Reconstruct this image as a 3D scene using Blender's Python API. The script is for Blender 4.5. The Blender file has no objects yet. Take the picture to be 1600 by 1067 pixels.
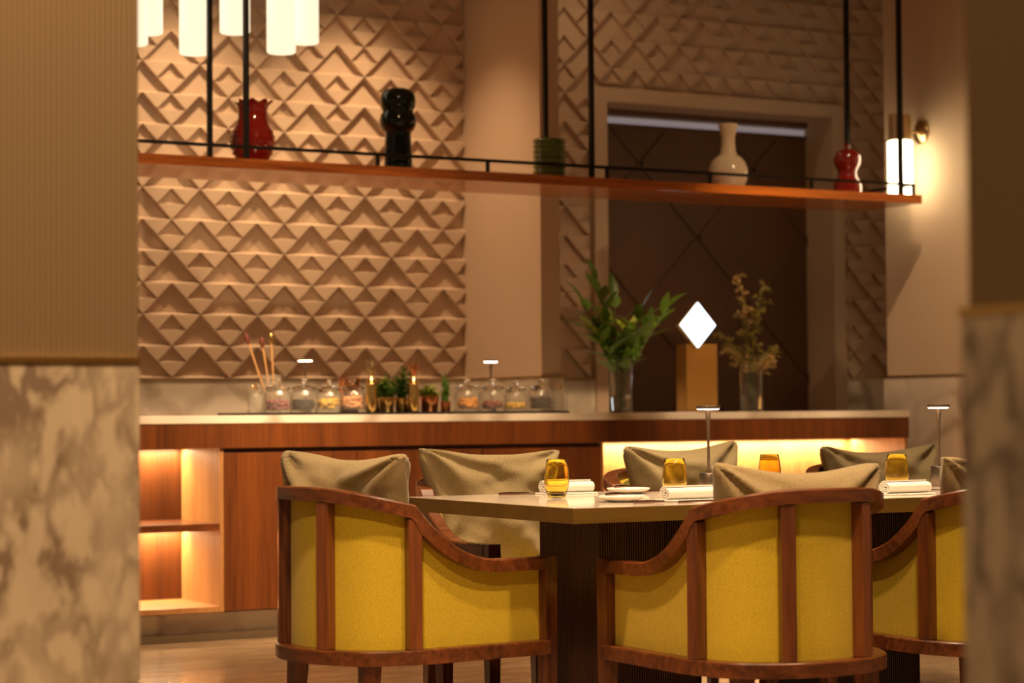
import bpy, bmesh, math, random
from mathutils import Vector, Matrix, noise

random.seed(7)
scene = bpy.context.scene
COL = scene.collection
PI = math.pi

# ------------------------------------------------------------------ camera
CAM_H = 1.0
F_PX = 3384.9
YAW, PITCH, ROLL = math.radians(28.995), math.radians(1.893), math.radians(-0.418)
_f = Vector((math.sin(YAW) * math.cos(PITCH), math.cos(YAW) * math.cos(PITCH), math.sin(PITCH)))
_r0 = Vector((math.cos(YAW), -math.sin(YAW), 0))
_u0 = _r0.cross(_f)
_r = _r0 * math.cos(ROLL) + _u0 * math.sin(ROLL)
_u = -_r0 * math.sin(ROLL) + _u0 * math.cos(ROLL)
EYE = Vector((0, 0, CAM_H))
cam_d = bpy.data.cameras.new('camera')
cam = bpy.data.objects.new('camera', cam_d)
COL.objects.link(cam)
cam_d.sensor_width = 36.0
cam_d.lens = F_PX / 1600 * 36.0
cam_d.clip_start = 0.05
cam.matrix_world = Matrix((( _r.x, _u.x, -_f.x, EYE.x), (_r.y, _u.y, -_f.y, EYE.y), (_r.z, _u.z, -_f.z, EYE.z), (0, 0, 0, 1)))
cam_d.dof.use_dof = True
cam_d.dof.focus_distance = 6.5
cam_d.dof.aperture_fstop = 3.4
scene.camera = cam


def at(x, y, axis, val):
    """point where the photo pixel's ray meets the plane axis = val"""
    d = _f + _r * ((x - 800) / F_PX) - _u * ((y - 533.5) / F_PX)
    return EYE + d * ((val - EYE[axis]) / d[axis])


# ------------------------------------------------------------------ world, exposure
scene.view_settings.view_transform = 'Standard'
scene.view_settings.look = 'None'
scene.view_settings.gamma = 1.0
scene.view_settings.use_curve_mapping = False
scene.view_settings.exposure = 0.0
world = bpy.data.worlds.new('world')
scene.world = world
world.use_nodes = True
world.node_tree.nodes['Background'].inputs[0].default_value = (1.0, 0.62, 0.32, 1)
world.node_tree.nodes['Background'].inputs[1].default_value = 0.21

WARM = (1.0, 0.66, 0.36)


def spot(name, loc, target, power, angle, blend=0.6, size=0.06, color=WARM):
    l = bpy.data.lights.new(name, 'SPOT')
    l.energy = power; l.color = color; l.spot_size = math.radians(angle); l.spot_blend = blend
    l.shadow_soft_size = size
    o = bpy.data.objects.new(name, l); COL.objects.link(o)
    o.location = loc
    o.rotation_euler = (Vector(target) - Vector(loc)).to_track_quat('-Z', 'Y').to_euler()
    return o


def area(name, loc, target, power, sx, sy, color=WARM):
    l = bpy.data.lights.new(name, 'AREA')
    l.shape = 'RECTANGLE'; l.size = sx; l.size_y = sy; l.energy = power; l.color = color
    o = bpy.data.objects.new(name, l); COL.objects.link(o)
    o.location = loc
    o.rotation_euler = (Vector(target) - Vector(loc)).to_track_quat('-Z', 'Y').to_euler()
    return o


CEIL = 3.75
# ceiling downlights of the dining room, unseen and without fixtures, plus added fill spots
SOFT = (1.0, 0.74, 0.46)
spot('ceiling_spot', (1.9, 4.1, CEIL - .02), (2.45, 5.3, .5), 420, 60, .8, .10)
spot('ceiling_spot', (2.9, 3.2, CEIL - .02), (3.35, 4.5, .5), 420, 60, .8, .10)
spot('ceiling_spot', (4.0, 3.5, CEIL - .02), (4.25, 4.6, .5), 130, 50, .8, .10)
spot('ceiling_spot', (3.5, 5.6, CEIL - .02), (3.4, 5.5, .7), 480, 60, .8, .08, SOFT)
spot('ceiling_spot', (4.6, 5.5, CEIL - .02), (4.6, 5.4, .7), 380, 60, .8, .08, SOFT)
spot('ceiling_spot', (3.2, 7.7, CEIL - .02), (3.4, 8.3, 0), 330, 60, .9, .08)
spot('ceiling_spot', (5.4, 7.6, CEIL - .02), (5.4, 7.7, 0), 500, 50, .8, .08)
for bx_, pw_ in ((3.2, 950), (4.35, 950)):
    spot('bar_fill_spot', (bx_, 6.4, CEIL - .02), (bx_ + .1, 9.0, .95), pw_, 34, .6, .06)  # added fill, aimed below the shelf at counter and backsplash
spot('bar_fill_spot', (6.5, 6.6, CEIL - .02), (6.45, 9.4, 1.15), 520, 26, .6, .06)  # added fill for the greenery on the bar
spot('shelf_fill_spot', (3.5, 6.7, CEIL - .02), (3.7, 9.06, 2.15), 230, 46, 1.0, .06)  # added fill for the shelf front and its left vases
spot('shelf_fill_spot', (6.4, 6.7, CEIL - .02), (6.55, 9.2, 2.25), 130, 24, 1.0, .06)  # added fill for the vases at the right
spot('ceiling_spot', (6.5, 7.7, CEIL - .02), (7.7, 8.8, 1.2), 240, 60, .9, .06)  # added to brighten the marble of the right wall
# wall washer over the tiled bay, between the hanging shelf and the wall
for wx_ in (3.9, 4.85):
    spot('wall_washer', (wx_, 9.95, 3.70), (wx_ + .05, 10.30, 1.3), 170, 84, 1.0, .035)
spot('wall_washer', (5.95, 10.0, 3.70), (7.0, 10.5, 2.2), 12, 110, 1.0, .04)  # weak spot added to rake the door bay from its left
# unseen spots added to brighten the near pillars
spot('ceiling_spot', (.75, 2.3, CEIL - .02), (1.1, 3.75, .9), 640, 70, .9, .12)
spot('ceiling_spot', (.5, 1.0, CEIL - .02), (1.65, 1.7, .9), 110, 80, .9, .12)

# ------------------------------------------------------------------ materials
MATS = {}


def base_mat(name):
    m = bpy.data.materials.new(name); m.use_nodes = True
    MATS[name] = m
    nt = m.node_tree
    return m, nt, nt.nodes['Principled BSDF']


def simple(name, color, rough=.5, metal=0, coat=0, spec=.5, bump=0, bscale=200, sheen=0):
    m, nt, p = base_mat(name)
    p.inputs['Base Color'].default_value = (*color, 1)
    p.inputs['Roughness'].default_value = rough
    p.inputs['Metallic'].default_value = metal
    p.inputs['Coat Weight'].default_value = coat
    p.inputs['Specular IOR Level'].default_value = spec
    p.inputs['Sheen Weight'].default_value = sheen
    if bump:
        tc = nt.nodes.new('ShaderNodeTexCoord')
        n = nt.nodes.new('ShaderNodeTexNoise'); n.inputs['Scale'].default_value = bscale
        b = nt.nodes.new('ShaderNodeBump'); b.inputs['Strength'].default_value = bump; b.inputs['Distance'].default_value = .002
        nt.links.new(tc.outputs['Object'], n.inputs['Vector'])
        nt.links.new(n.outputs['Fac'], b.inputs['Height'])
        nt.links.new(b.outputs['Normal'], p.inputs['Normal'])
    return m


def wood(name, dark, light, axis, fine=60, rough=.4, coat=0.0, stretch=18, contrast=(.3, .7)):
    """streaky veneer: grain runs along the given axis"""
    m, nt, p = base_mat(name)
    tc = nt.nodes.new('ShaderNodeTexCoord')
    mp = nt.nodes.new('ShaderNodeMapping')
    s = [fine, fine, fine]; s[axis] = fine / stretch
    mp.inputs['Scale'].default_value = s
    n1 = nt.nodes.new('ShaderNodeTexNoise'); n1.inputs['Scale'].default_value = 1; n1.inputs['Detail'].default_value = 5; n1.inputs['Roughness'].default_value = .65
    n2 = nt.nodes.new('ShaderNodeTexNoise'); n2.inputs['Scale'].default_value = .13; n2.inputs['Detail'].default_value = 2
    mx = nt.nodes.new('ShaderNodeMath'); mx.operation = 'MULTIPLY_ADD'
    mx.inputs[1].default_value = .55
    mul = nt.nodes.new('ShaderNodeMath'); mul.operation = 'MULTIPLY'; mul.inputs[1].default_value = .45
    rp = nt.nodes.new('ShaderNodeValToRGB')
    rp.color_ramp.elements[0].position = contrast[0]; rp.color_ramp.elements[0].color = (*dark, 1)
    rp.color_ramp.elements[1].position = contrast[1]; rp.color_ramp.elements[1].color = (*light, 1)
    L = nt.links.new
    L(tc.outputs['Object'], mp.inputs['Vector']); L(mp.outputs[0], n1.inputs['Vector']); L(mp.outputs[0], n2.inputs['Vector'])
    L(n2.outputs['Fac'], mul.inputs[0]); L(n1.outputs['Fac'], mx.inputs[0]); L(mul.outputs[0], mx.inputs[2])
    L(mx.outputs[0], rp.inputs['Fac']); L(rp.outputs['Color'], p.inputs['Base Color'])
    p.inputs['Roughness'].default_value = rough; p.inputs['Coat Weight'].default_value = coat
    b = nt.nodes.new('ShaderNodeBump'); b.inputs['Strength'].default_value = .08; b.inputs['Distance'].default_value = .002
    L(n1.outputs['Fac'], b.inputs['Height']); L(b.outputs['Normal'], p.inputs['Normal'])
    return m


def marble(name, base, vein, scale=4.0, width=.09, rough=.25, patch=.5, stretch=(1, 1, 1)):
    m, nt, p = base_mat(name)
    L = nt.links.new
    tc = nt.nodes.new('ShaderNodeTexCoord')
    mp = nt.nodes.new('ShaderNodeMapping'); mp.inputs['Scale'].default_value = stretch
    mp.inputs['Rotation'].default_value = (.3, .5, .2)
    L(tc.outputs['Object'], mp.inputs['Vector'])
    wn = nt.nodes.new('ShaderNodeTexNoise'); wn.inputs['Scale'].default_value = scale * .8; wn.inputs['Detail'].default_value = 4
    wv = nt.nodes.new('ShaderNodeVectorMath'); wv.operation = 'MULTIPLY_ADD'
    wv.inputs[1].default_value = (.35, .35, .35)
    L(mp.outputs[0], wn.inputs['Vector']); L(wn.outputs['Color'], wv.inputs[0]); L(mp.outputs[0], wv.inputs[2])
    vo = nt.nodes.new('ShaderNodeTexVoronoi'); vo.feature = 'DISTANCE_TO_EDGE'; vo.inputs['Scale'].default_value = scale
    L(wv.outputs[0], vo.inputs['Vector'])
    big = nt.nodes.new('ShaderNodeTexNoise'); big.inputs['Scale'].default_value = scale * .7; big.inputs['Detail'].default_value = 3
    L(mp.outputs[0], big.inputs['Vector'])
    r1 = nt.nodes.new('ShaderNodeMapRange'); r1.interpolation_type = 'SMOOTHSTEP'
    r1.inputs['From Min'].default_value = 0; r1.inputs['From Max'].default_value = width * 2.4
    r1.inputs['To Min'].default_value = 1; r1.inputs['To Max'].default_value = 0
    L(vo.outputs['Distance'], r1.inputs['Value'])
    r2 = nt.nodes.new('ShaderNodeMapRange')
    r2.inputs['From Min'].default_value = .36; r2.inputs['From Max'].default_value = .66
    L(big.outputs['Fac'], r2.inputs['Value'])
    r2b = nt.nodes.new('ShaderNodeMath'); r2b.operation = 'MULTIPLY_ADD'; r2b.inputs[1].default_value = .75; r2b.inputs[2].default_value = .25
    L(r2.outputs[0], r2b.inputs[0])
    mu = nt.nodes.new('ShaderNodeMath'); mu.operation = 'MULTIPLY'
    L(r1.outputs[0], mu.inputs[0]); L(r2b.outputs[0], mu.inputs[1])
    mp2 = nt.nodes.new('ShaderNodeMath'); mp2.operation = 'MULTIPLY_ADD'; mp2.inputs[1].default_value = patch * .35; mp2.use_clamp = True
    L(r2.outputs[0], mp2.inputs[0]); L(mu.outputs[0], mp2.inputs[2])
    mix = nt.nodes.new('ShaderNodeMix'); mix.data_type = 'RGBA'
    mix.inputs['A'].default_value = (*base, 1); mix.inputs['B'].default_value = (*vein, 1)
    L(mp2.outputs[0], mix.inputs['Factor']); L(mix.outputs['Result'], p.inputs['Base Color'])
    p.inputs['Roughness'].default_value = rough
    return m


def ribbed(name, color, pitch=.008, axis=0, strength=.5):
    """vertical fine-ribbed wall covering"""
    m, nt, p = base_mat(name)
    L = nt.links.new
    tc = nt.nodes.new('ShaderNodeTexCoord')
    sx = nt.nodes.new('ShaderNodeSeparateXYZ'); L(tc.outputs['Object'], sx.inputs[0])
    ml = nt.nodes.new('ShaderNodeMath'); ml.operation = 'MULTIPLY'; ml.inputs[1].default_value = 2 * PI / pitch
    L(sx.outputs[axis], ml.inputs[0])
    sn = nt.nodes.new('ShaderNodeMath'); sn.operation = 'SINE'; L(ml.outputs[0], sn.inputs[0])
    b = nt.nodes.new('ShaderNodeBump'); b.inputs['Strength'].default_value = strength; b.inputs['Distance'].default_value = .0015
    L(sn.outputs[0], b.inputs['Height']); L(b.outputs['Normal'], p.inputs['Normal'])
    p.inputs['Base Color'].default_value = (*color, 1); p.inputs['Roughness'].default_value = .75
    return m


def fabric(name, color, color2, scale=420, rough=.9, bump=.35):
    m, nt, p = base_mat(name)
    L = nt.links.new
    tc = nt.nodes.new('ShaderNodeTexCoord')
    n = nt.nodes.new('ShaderNodeTexNoise'); n.inputs['Scale'].default_value = scale; n.inputs['Detail'].default_value = 3
    L(tc.outputs['Object'], n.inputs['Vector'])
    rp = nt.nodes.new('ShaderNodeValToRGB')
    rp.color_ramp.elements[0].position = .35; rp.color_ramp.elements[0].color = (*color2, 1)
    rp.color_ramp.elements[1].position = .65; rp.color_ramp.elements[1].color = (*color, 1)
    L(n.outputs['Fac'], rp.inputs['Fac']); L(rp.outputs['Color'], p.inputs['Base Color'])
    b = nt.nodes.new('ShaderNodeBump'); b.inputs['Strength'].default_value = bump; b.inputs['Distance'].default_value = .001
    L(n.outputs['Fac'], b.inputs['Height']); L(b.outputs['Normal'], p.inputs['Normal'])
    p.inputs['Roughness'].default_value = rough; p.inputs['Sheen Weight'].default_value = .15
    return m


def glass(name, color=(1, 1, 1), rough=0.0, ior=1.45):
    m, nt, p = base_mat(name)
    p.inputs['Base Color'].default_value = (*color, 1)
    p.inputs['Transmission Weight'].default_value = 1
    p.inputs['Roughness'].default_value = rough; p.inputs['IOR'].default_value = ior
    return m


def thin_glass(name):
    """thin-walled clear glass: straight-through view with a Fresnel sheen"""
    m, nt, p = base_mat(name)
    L = nt.links.new
    tr = nt.nodes.new('ShaderNodeBsdfTransparent'); tr.inputs[0].default_value = (.985, .98, .96, 1)
    gl = nt.nodes.new('ShaderNodeBsdfGlossy'); gl.inputs['Roughness'].default_value = .12
    df = nt.nodes.new('ShaderNodeBsdfDiffuse'); df.inputs[0].default_value = (.8, .78, .72, 1)
    lw = nt.nodes.new('ShaderNodeLayerWeight'); lw.inputs[0].default_value = .5
    pw = nt.nodes.new('ShaderNodeMath'); pw.operation = 'POWER'; pw.inputs[1].default_value = 2.6
    fr = nt.nodes.new('ShaderNodeMath'); fr.operation = 'MULTIPLY_ADD'; fr.inputs[1].default_value = .6; fr.inputs[2].default_value = .045
    L(lw.outputs['Facing'], pw.inputs[0]); L(pw.outputs[0], fr.inputs[0])
    m1 = nt.nodes.new('ShaderNodeMixShader'); m2 = nt.nodes.new('ShaderNodeMixShader')
    m2.inputs[0].default_value = .055  # white haze mixed in to imitate bright highlights on the jars
    L(fr.outputs[0], m1.inputs[0]); L(tr.outputs[0], m1.inputs[1]); L(gl.outputs[0], m1.inputs[2])
    L(m1.outputs[0], m2.inputs[1]); L(df.outputs[0], m2.inputs[2])
    L(m2.outputs[0], nt.nodes['Material Output'].inputs['Surface'])
    return m


def emit(name, color, strength, base=(.8, .8, .8)):
    m, nt, p = base_mat(name)
    p.inputs['Base Color'].default_value = (*base, 1)
    p.inputs['Emission Color'].default_value = (*color, 1)
    p.inputs['Emission Strength'].default_value = strength
    p.inputs['Roughness'].default_value = .3
    return m


simple('plaster', (.60, .44, .31), .8, bump=.15, bscale=120)
simple('tile_paint', (.60, .44, .31), .7, bump=.1, bscale=150)
simple('ceiling_paint', (.45, .36, .27), .9)
ribbed('ribbed_cover', (.56, .43, .30), .016, 0)
ribbed('ribbed_cover_y', (.62, .48, .34), .014, 1)
ribbed('ribbed_dark', (.25, .165, .08), .010, 0, .6)
marble('marble_pillar', (.74, .62, .44), (.28, .20, .14), 9.5, .10, .3, .55, (1, 1, .55))
marble('marble_wall', (.80, .72, .60), (.45, .36, .27), 2.6, .06, .3, .5)
marble('marble_top', (.82, .75, .65), (.5, .42, .34), 2.0, .05, .15, .4)
simple('gold_trim', (.72, .46, .16), .3, 1)
simple('brass', (.62, .46, .26), .28, 1)
simple('aged_brass', (.50, .36, .20), .35, 1)
simple('black_metal', (.012, .010, .008), .45, .6)
wood('walnut_vertical', (.058, .0135, .002), (.205, .056, .007), 2, 90, .42, 0, 30)
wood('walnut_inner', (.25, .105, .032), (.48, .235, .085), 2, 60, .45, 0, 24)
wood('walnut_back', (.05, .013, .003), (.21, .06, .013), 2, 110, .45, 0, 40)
wood('walnut_chair', (.060, .016, .005), (.235, .070, .020), 2, 70, .30, .2, 16, (.36, .64))
wood('walnut_rail', (.060, .016, .005), (.235, .070, .020), 0, 55, .30, .2, 8, (.36, .64))
wood('shelf_wood', (.25, .055, .007), (.62, .19, .03), 0, 45, .2, .2, 16, (.36, .64))
wood('dark_slat', (.04, .011, .006), (.13, .040, .018), 2, 80, .38, 0, 30)
wood('floor_wood', (.15, .085, .04), (.56, .40, .25), 0, 34, .2, .2, 7, (.32, .62))
wood('table_edge_wood', (.10, .052, .007), (.19, .105, .013), 0, 40, .5, 0, 20)
wood('door_wood', (.11, .046, .020), (.15, .064, .028), 2, 30, .5, 0, 20)
fabric('yellow_fabric', (.65, .47, .020), (.51, .36, .012), 260)
fabric('linen', (.37, .275, .135), (.25, .185, .085), 300, .95, .8)
marble('table_stone', (.76, .66, .55), (.58, .48, .38), 5, .05, .09, .4)
glass('clear_glass', (.97, .98, .96))
thin_glass('jar_glass')
glass('amber_glass', (.97, .80, .22))
glass('water', (1, 1, 1), 0, 1.33)
simple('porcelain', (.82, .79, .74), .18, 0, .4)
fabric('napkin_cotton', (.84, .80, .74), (.78, .74, .68), 300, .9, .2)
simple('steel', (.52, .44, .36), .3, 1)
simple('lamp_metal', (.30, .24, .19), .34, 1)
simple('cutlery_metal', (.23, .12, .09), .25, 1)
simple('cream_glaze', (.80, .68, .50), .14, 0, .5)
simple('cream_matte', (.72, .58, .40), .45)
simple('red_glaze', (.24, .007, .004), .10, 0, .8)
simple('dark_green_glaze', (.0015, .004, .0015), .06, 0, .2, .35)
simple('green_glaze', (.09, .16, .02), .13, 0, .8)
simple('copper', (.80, .34, .16), .2, 1)
simple('gold', (.85, .60, .22), .2, 1)
simple('leaf_green', (.095, .20, .010), .4)
simple('leaf_light', (.26, .32, .02), .4)
simple('herb_green', (.08, .19, .015), .5)
simple('olive_frond', (.20, .15, .02), .6)
simple('dry_frond', (.42, .27, .09), .7)
simple('stem_green', (.10, .13, .02), .5)
simple('dark_bronze', (.10, .065, .035), .5)
simple('black_slate', (.008, .008, .008), .3)
simple('bristle_dark', (.14, .03, .015), .6)
simple('wicker', (.55, .30, .12), .5)
simple('fruit_purple', (.30, .08, .11), .5)
simple('fruit_black', (.018, .012, .010), .5)
simple('fruit_yellow', (.75, .50, .08), .5)
simple('fruit_pink', (.9, .48, .25), .5)
simple('fruit_orange', (.85, .38, .05), .5)
simple('fruit_red', (.30, .06, .03), .5)
simple('fruit_gold', (.9, .58, .06), .5)
simple('fruit_brown', (.055, .022, .014), .5)
emit('opal_glow', (1.0, .84, .58), 1.15, (.4, .37, .30))
emit('sconce_glow', (1.0, .82, .50), 9.0)
emit('lamp_glow', (1.0, .80, .55), 14.0)
emit('led_glow', (1.0, .74, .36), 12.0)
emit('sign_glow', (.72, .90, 1.0), 3.0)
emit('transom_glow', (.62, .52, .55), .28, (.3, .3, .3))  # weak glow put into the strip's own material


# ------------------------------------------------------------------ mesh helpers
class MB:
    def __init__(s):
        s.v = []; s.f = []

    def add(s, vs, fs):
        n = len(s.v); s.v += [tuple(v) for v in vs]; s.f += [tuple(i + n for i in f) for f in fs]
        return s

    def box(s, x0, x1, y0, y1, z0, z1):
        return s.add([(x0, y0, z0), (x1, y0, z0), (x1, y1, z0), (x0, y1, z0), (x0, y0, z1), (x1, y0, z1), (x1, y1, z1), (x0, y1, z1)],
                     [(0, 3, 2, 1), (4, 5, 6, 7), (0, 1, 5, 4), (1, 2, 6, 5), (2, 3, 7, 6), (3, 0, 4, 7)])

    def lathe(s, prof, n=32, c=(0, 0, 0), wob=None, closed=False):
        """prof: list of (r, z); r = 0 at an end closes it"""
        vs = []; fs = []
        rings = []
        for i, (r, z) in enumerate(prof):
            if r <= 1e-6:
                rings.append([len(vs)]); vs.append((c[0], c[1], c[2] + z))
            else:
                ring = []
                for k in range(n):
                    a = 2 * PI * k / n
                    rr = r; zz = z
                    if wob: rr, zz = wob(i, a, r, z)
                    ring.append(len(vs)); vs.append((c[0] + rr * math.cos(a), c[1] + rr * math.sin(a), c[2] + zz))
                rings.append(ring)
        pairs = list(zip(rings[:-1], rings[1:]))
        if closed: pairs.append((rings[-1], rings[0]))
        for A, B in pairs:
            for k in range(n):
                k2 = (k + 1) % n
                if len(A) == 1 and len(B) == 1: continue
                if len(A) == 1: fs.append((A[0], B[k2], B[k]))
                elif len(B) == 1: fs.append((A[k], A[k2], B[0]))
                else: fs.append((A[k], A[k2], B[k2], B[k]))
        return s.add(vs, fs)

    def tube(s, pts, r, n=8, caps=True):
        pts = [Vector(p) for p in pts]
        rs = r if isinstance(r, (list, tuple)) else [r] * len(pts)
        vs = []; fs = []
        for i, p in enumerate(pts):
            t = (pts[min(i + 1, len(pts) - 1)] - pts[max(i - 1, 0)]).normalized()
            up = Vector((0, 0, 1)) if abs(t.z) < .9 else Vector((1, 0, 0))
            a = t.cross(up).normalized(); b = a.cross(t)
            for k in range(n):
                w = 2 * PI * k / n
                vs.append(p + (a * math.cos(w) + b * math.sin(w)) * rs[i])
        for i in range(len(pts) - 1):
            for k in range(n):
                k2 = (k + 1) % n
                fs.append((i * n + k, i * n + k2, (i + 1) * n + k2, (i + 1) * n + k))
        if caps:
            fs.append(tuple(range(n))[::-1]); fs.append(tuple((len(pts) - 1) * n + k for k in range(n)))
        return s.add(vs, fs)

    def sweep(s, rings):
        """rings: list of equal-length closed sections, capped"""
        n = len(rings[0]); vs = [p for r in rings for p in r]; fs = []
        for i in range(len(rings) - 1):
            for k in range(n):
                k2 = (k + 1) % n
                fs.append((i * n + k, i * n + k2, (i + 1) * n + k2, (i + 1) * n + k))
        fs.append(tuple(range(n))[::-1]); fs.append(tuple((len(rings) - 1) * n + k for k in range(n)))
        return s.add(vs, fs)

    def mesh(s, name, mat, smooth=False, bevel=0, angle=40):
        me = bpy.data.meshes.new(name)
        me.from_pydata(s.v, [], s.f)
        bm = bmesh.new(); bm.from_mesh(me)
        bmesh.ops.recalc_face_normals(bm, faces=bm.faces)
        if bevel:
            bmesh.ops.bevel(bm, geom=[e for e in bm.edges if e.calc_face_angle(0) > .6], offset=bevel, segments=2, affect='EDGES', profile=.6)
        if smooth:
            lim = math.radians(angle)
            for f in bm.faces: f.smooth = True
            for e in bm.edges: e.smooth = e.calc_face_angle(0) < lim
        bm.to_mesh(me); bm.free()
        me.materials.append(MATS[mat])
        return me


def link(name, me, parent=None, loc=(0, 0, 0), rz=0):
    o = bpy.data.objects.new(name, me); COL.objects.link(o)
    o.parent = parent; o.location = loc; o.rotation_euler = (0, 0, rz)
    return o


def part(name, mb, mat, parent, smooth=False, bevel=0, label=None, kind=None, angle=40, loc=(0, 0, 0)):
    o = link(name, mb.mesh(name, mat, smooth, bevel, angle), parent, loc)
    if label: o['label'] = label
    if kind: o['kind'] = kind
    return o


def thing(name, label, cat, loc=(0, 0, 0), rz=0, group=None):
    o = bpy.data.objects.new(name, None); COL.objects.link(o)
    o.empty_display_size = .1
    o.location = loc; o.rotation_euler = (0, 0, rz)
    return tag(o, label, cat, group)


def tag(o, label, cat, group=None):
    o['label'] = label; o['category'] = cat
    if group: o['group'] = group
    return o


def struct(name, mb, mat, label, cat, parent=None, **k):
    o = part(name, mb, mat, parent, **k)
    if parent is None:
        o['kind'] = 'structure'; o['label'] = label; o['category'] = cat
    return o


def copy_tree(o, parent=None):
    c = o.copy(); COL.objects.link(c); c.parent = parent
    for ch in list(o.children): copy_tree(ch, c)
    return c


# ------------------------------------------------------------------ room shell
WALL = 10.578         # face of the back wall's raised tiles
BASE = 10.618         # its ground behind the tiles
WAIN = 1.180          # top of the marble wainscot
XFIN, YFIN, XFIN2 = 5.575, 9.745, 5.690
XR = 7.7              # wall on the right
DX0, DX1, DZ = 6.475, 8.110, 2.796

floor = struct('floor', MB().box(-2, 11, -1.5, 11.2, -.10, -.012), 'floor_wood', 'brown wooden plank floor of the dining room', 'floor')
plank_me = MB().box(0, 1.196, 0, .136, -.012, 0).mesh('plank', 'floor_wood', bevel=.0012)
for j in range(27):
    y = 5.3 + j * .14
    off = (j * .43) % 1.2
    for i in range(5):
        x = 2.2 + off - 1.2 + i * 1.2
        link('plank', plank_me, floor, (x, y, 0))
struct('ceiling', MB().box(-2, 11, -1.5, 11.2, CEIL, CEIL + .1), 'ceiling_paint', 'plain plastered ceiling above the dining room', 'ceiling')

# back wall with its door opening
mb = MB().box(1.5, DX0, BASE, BASE + .4, 0, CEIL).box(DX1, 10.5, BASE, BASE + .4, 0, CEIL).box(DX0, DX1, BASE, BASE + .4, DZ, CEIL)
wall_back = struct('wall_back', mb, 'plaster', 'beige back wall covered with raised triangular relief tiles', 'wall')

PX, PZ = .3136, .1627
D_REL = WALL - BASE    # negative: tiles stand proud towards the room
CX0, ROW0 = 3.8656, 1.8446


def clip_mesh(verts, faces, rect):
    me = bpy.data.meshes.new('relief_tile'); me.from_pydata(verts, [], faces)
    bm = bmesh.new(); bm.from_mesh(me)
    x0, x1, z0, z1 = rect
    for co, no in (((x0, 0, 0), (-1, 0, 0)), ((x1, 0, 0), (1, 0, 0)), ((0, 0, z0), (0, 0, -1)), ((0, 0, z1), (0, 0, 1))):
        bmesh.ops.bisect_plane(bm, geom=bm.verts[:] + bm.edges[:] + bm.faces[:], plane_co=co, plane_no=no, clear_outer=True, dist=1e-5)
        ed = [e for e in bm.edges if e.is_boundary]
        if ed: bmesh.ops.holes_fill(bm, edges=ed, sides=0)
    bmesh.ops.recalc_face_normals(bm, faces=bm.faces)
    bm.to_mesh(me); n = len(bm.faces); bm.free()
    me.materials.append(MATS['tile_paint'])
    return me if n > 2 else None


def wedge(hw, h, deep):
    """upright triangle: sunk flat floor, rising to flush in a sloping ledge along its foot (foot at z = 0)"""
    k = .07
    w2, z2, yd = hw * (1 - k), h * k, D_REL * (1 - deep)
    vs = [(-hw, 0, 0), (hw, 0, 0), (w2, 0, z2), (0, 0, h), (-w2, 0, z2),
          (-hw, D_REL, 0), (hw, D_REL, 0), (w2, yd, z2), (0, yd, h), (-w2, yd, z2)]
    return vs, [(0, 1, 2, 3, 4), (5, 9, 7, 6), (9, 8, 7), (0, 5, 6, 1), (1, 6, 7, 2), (2, 7, 8, 3), (3, 8, 9, 4), (4, 9, 5, 0)]


def raised(hw, h):
    """the flat raised piece between two uprights: an inverted triangle with its middle left open"""
    vs = []; fs = []
    c = .0035
    for cx, z1, z0, w in ((-hw / 2, h, h / 2, hw / 2), (hw / 2, h, h / 2, hw / 2), (0, h / 2, 0, hw / 2)):
        n = len(vs)
        vs += [(cx - w, 0, z1), (cx + w, 0, z1), (cx, 0, z0), (cx - w + c, D_REL, z1), (cx + w - c, D_REL, z1), (cx, D_REL, z0 + c)]
        fs += [tuple(i + n for i in f) for f in ((0, 2, 1), (3, 4, 5), (0, 1, 4, 3), (1, 2, 5, 4), (2, 0, 3, 5))]
    return vs, fs


HW = PX / 2
SH = [('large', wedge(HW, PZ, .85)), ('small', wedge(HW / 2, PZ / 2, .65)), ('raised', raised(HW, PZ))]
SHARED = {}
for nm, (vs, fs) in SH:
    SHARED[nm] = clip_mesh(vs, fs, (-9, 9, -9, 9))


def lay_tiles(x0, x1, z0, z1, parent):
    """lay the relief over a rectangle, cutting the pieces at its borders"""
    r0 = math.floor((ROW0 - z1) / PZ); r1 = math.ceil((ROW0 - z0) / PZ)
    for r in range(r0, r1):
        zt = ROW0 - r * PZ; zb = zt - PZ
        big_c = (r % 4) in (0, 1)
        k0 = math.floor((x0 - CX0) / HW) - 1; k1 = math.ceil((x1 - CX0) / HW) + 1
        for k in range(k0, k1 + 1):
            cx = CX0 + k * HW
            is_c = (k % 2 == 0)
            todo = [('large', 0)] if is_c == big_c else [('raised', 0), ('small', PZ / 2)]
            for nm, dz in todo:
                hw, h = {'large': (HW, PZ), 'small': (HW / 2, PZ / 2), 'raised': (HW, PZ)}[nm]
                bx0, bx1, bz0, bz1 = cx - hw, cx + hw, zb + dz, zb + dz + h
                if bx1 <= x0 + .004 or bx0 >= x1 - .004 or bz1 <= z0 + .004 or bz0 >= z1 - .004: continue
                inside = bx0 >= x0 - 1e-4 and bx1 <= x1 + 1e-4 and bz0 >= z0 - 1e-4 and bz1 <= z1 + 1e-4
                if inside: me = SHARED[nm]
                else:
                    vs, fs = dict(SH)[nm]
                    me = clip_mesh(vs, fs, (x0 - cx, x1 - cx, z0 - zb - dz, z1 - zb - dz))
                    if me is None: continue
                link('relief_tile', me, parent, (cx, BASE, zb + dz))


lay_tiles(3.60, XFIN, WAIN + .012, 3.60, wall_back)
lay_tiles(6.12, 6.375, WAIN + .012, 2.895, wall_back)
lay_tiles(6.12, 8.75, 2.895, 3.63, wall_back)
lay_tiles(8.215, 8.75, WAIN + .012, 2.895, wall_back)
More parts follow.
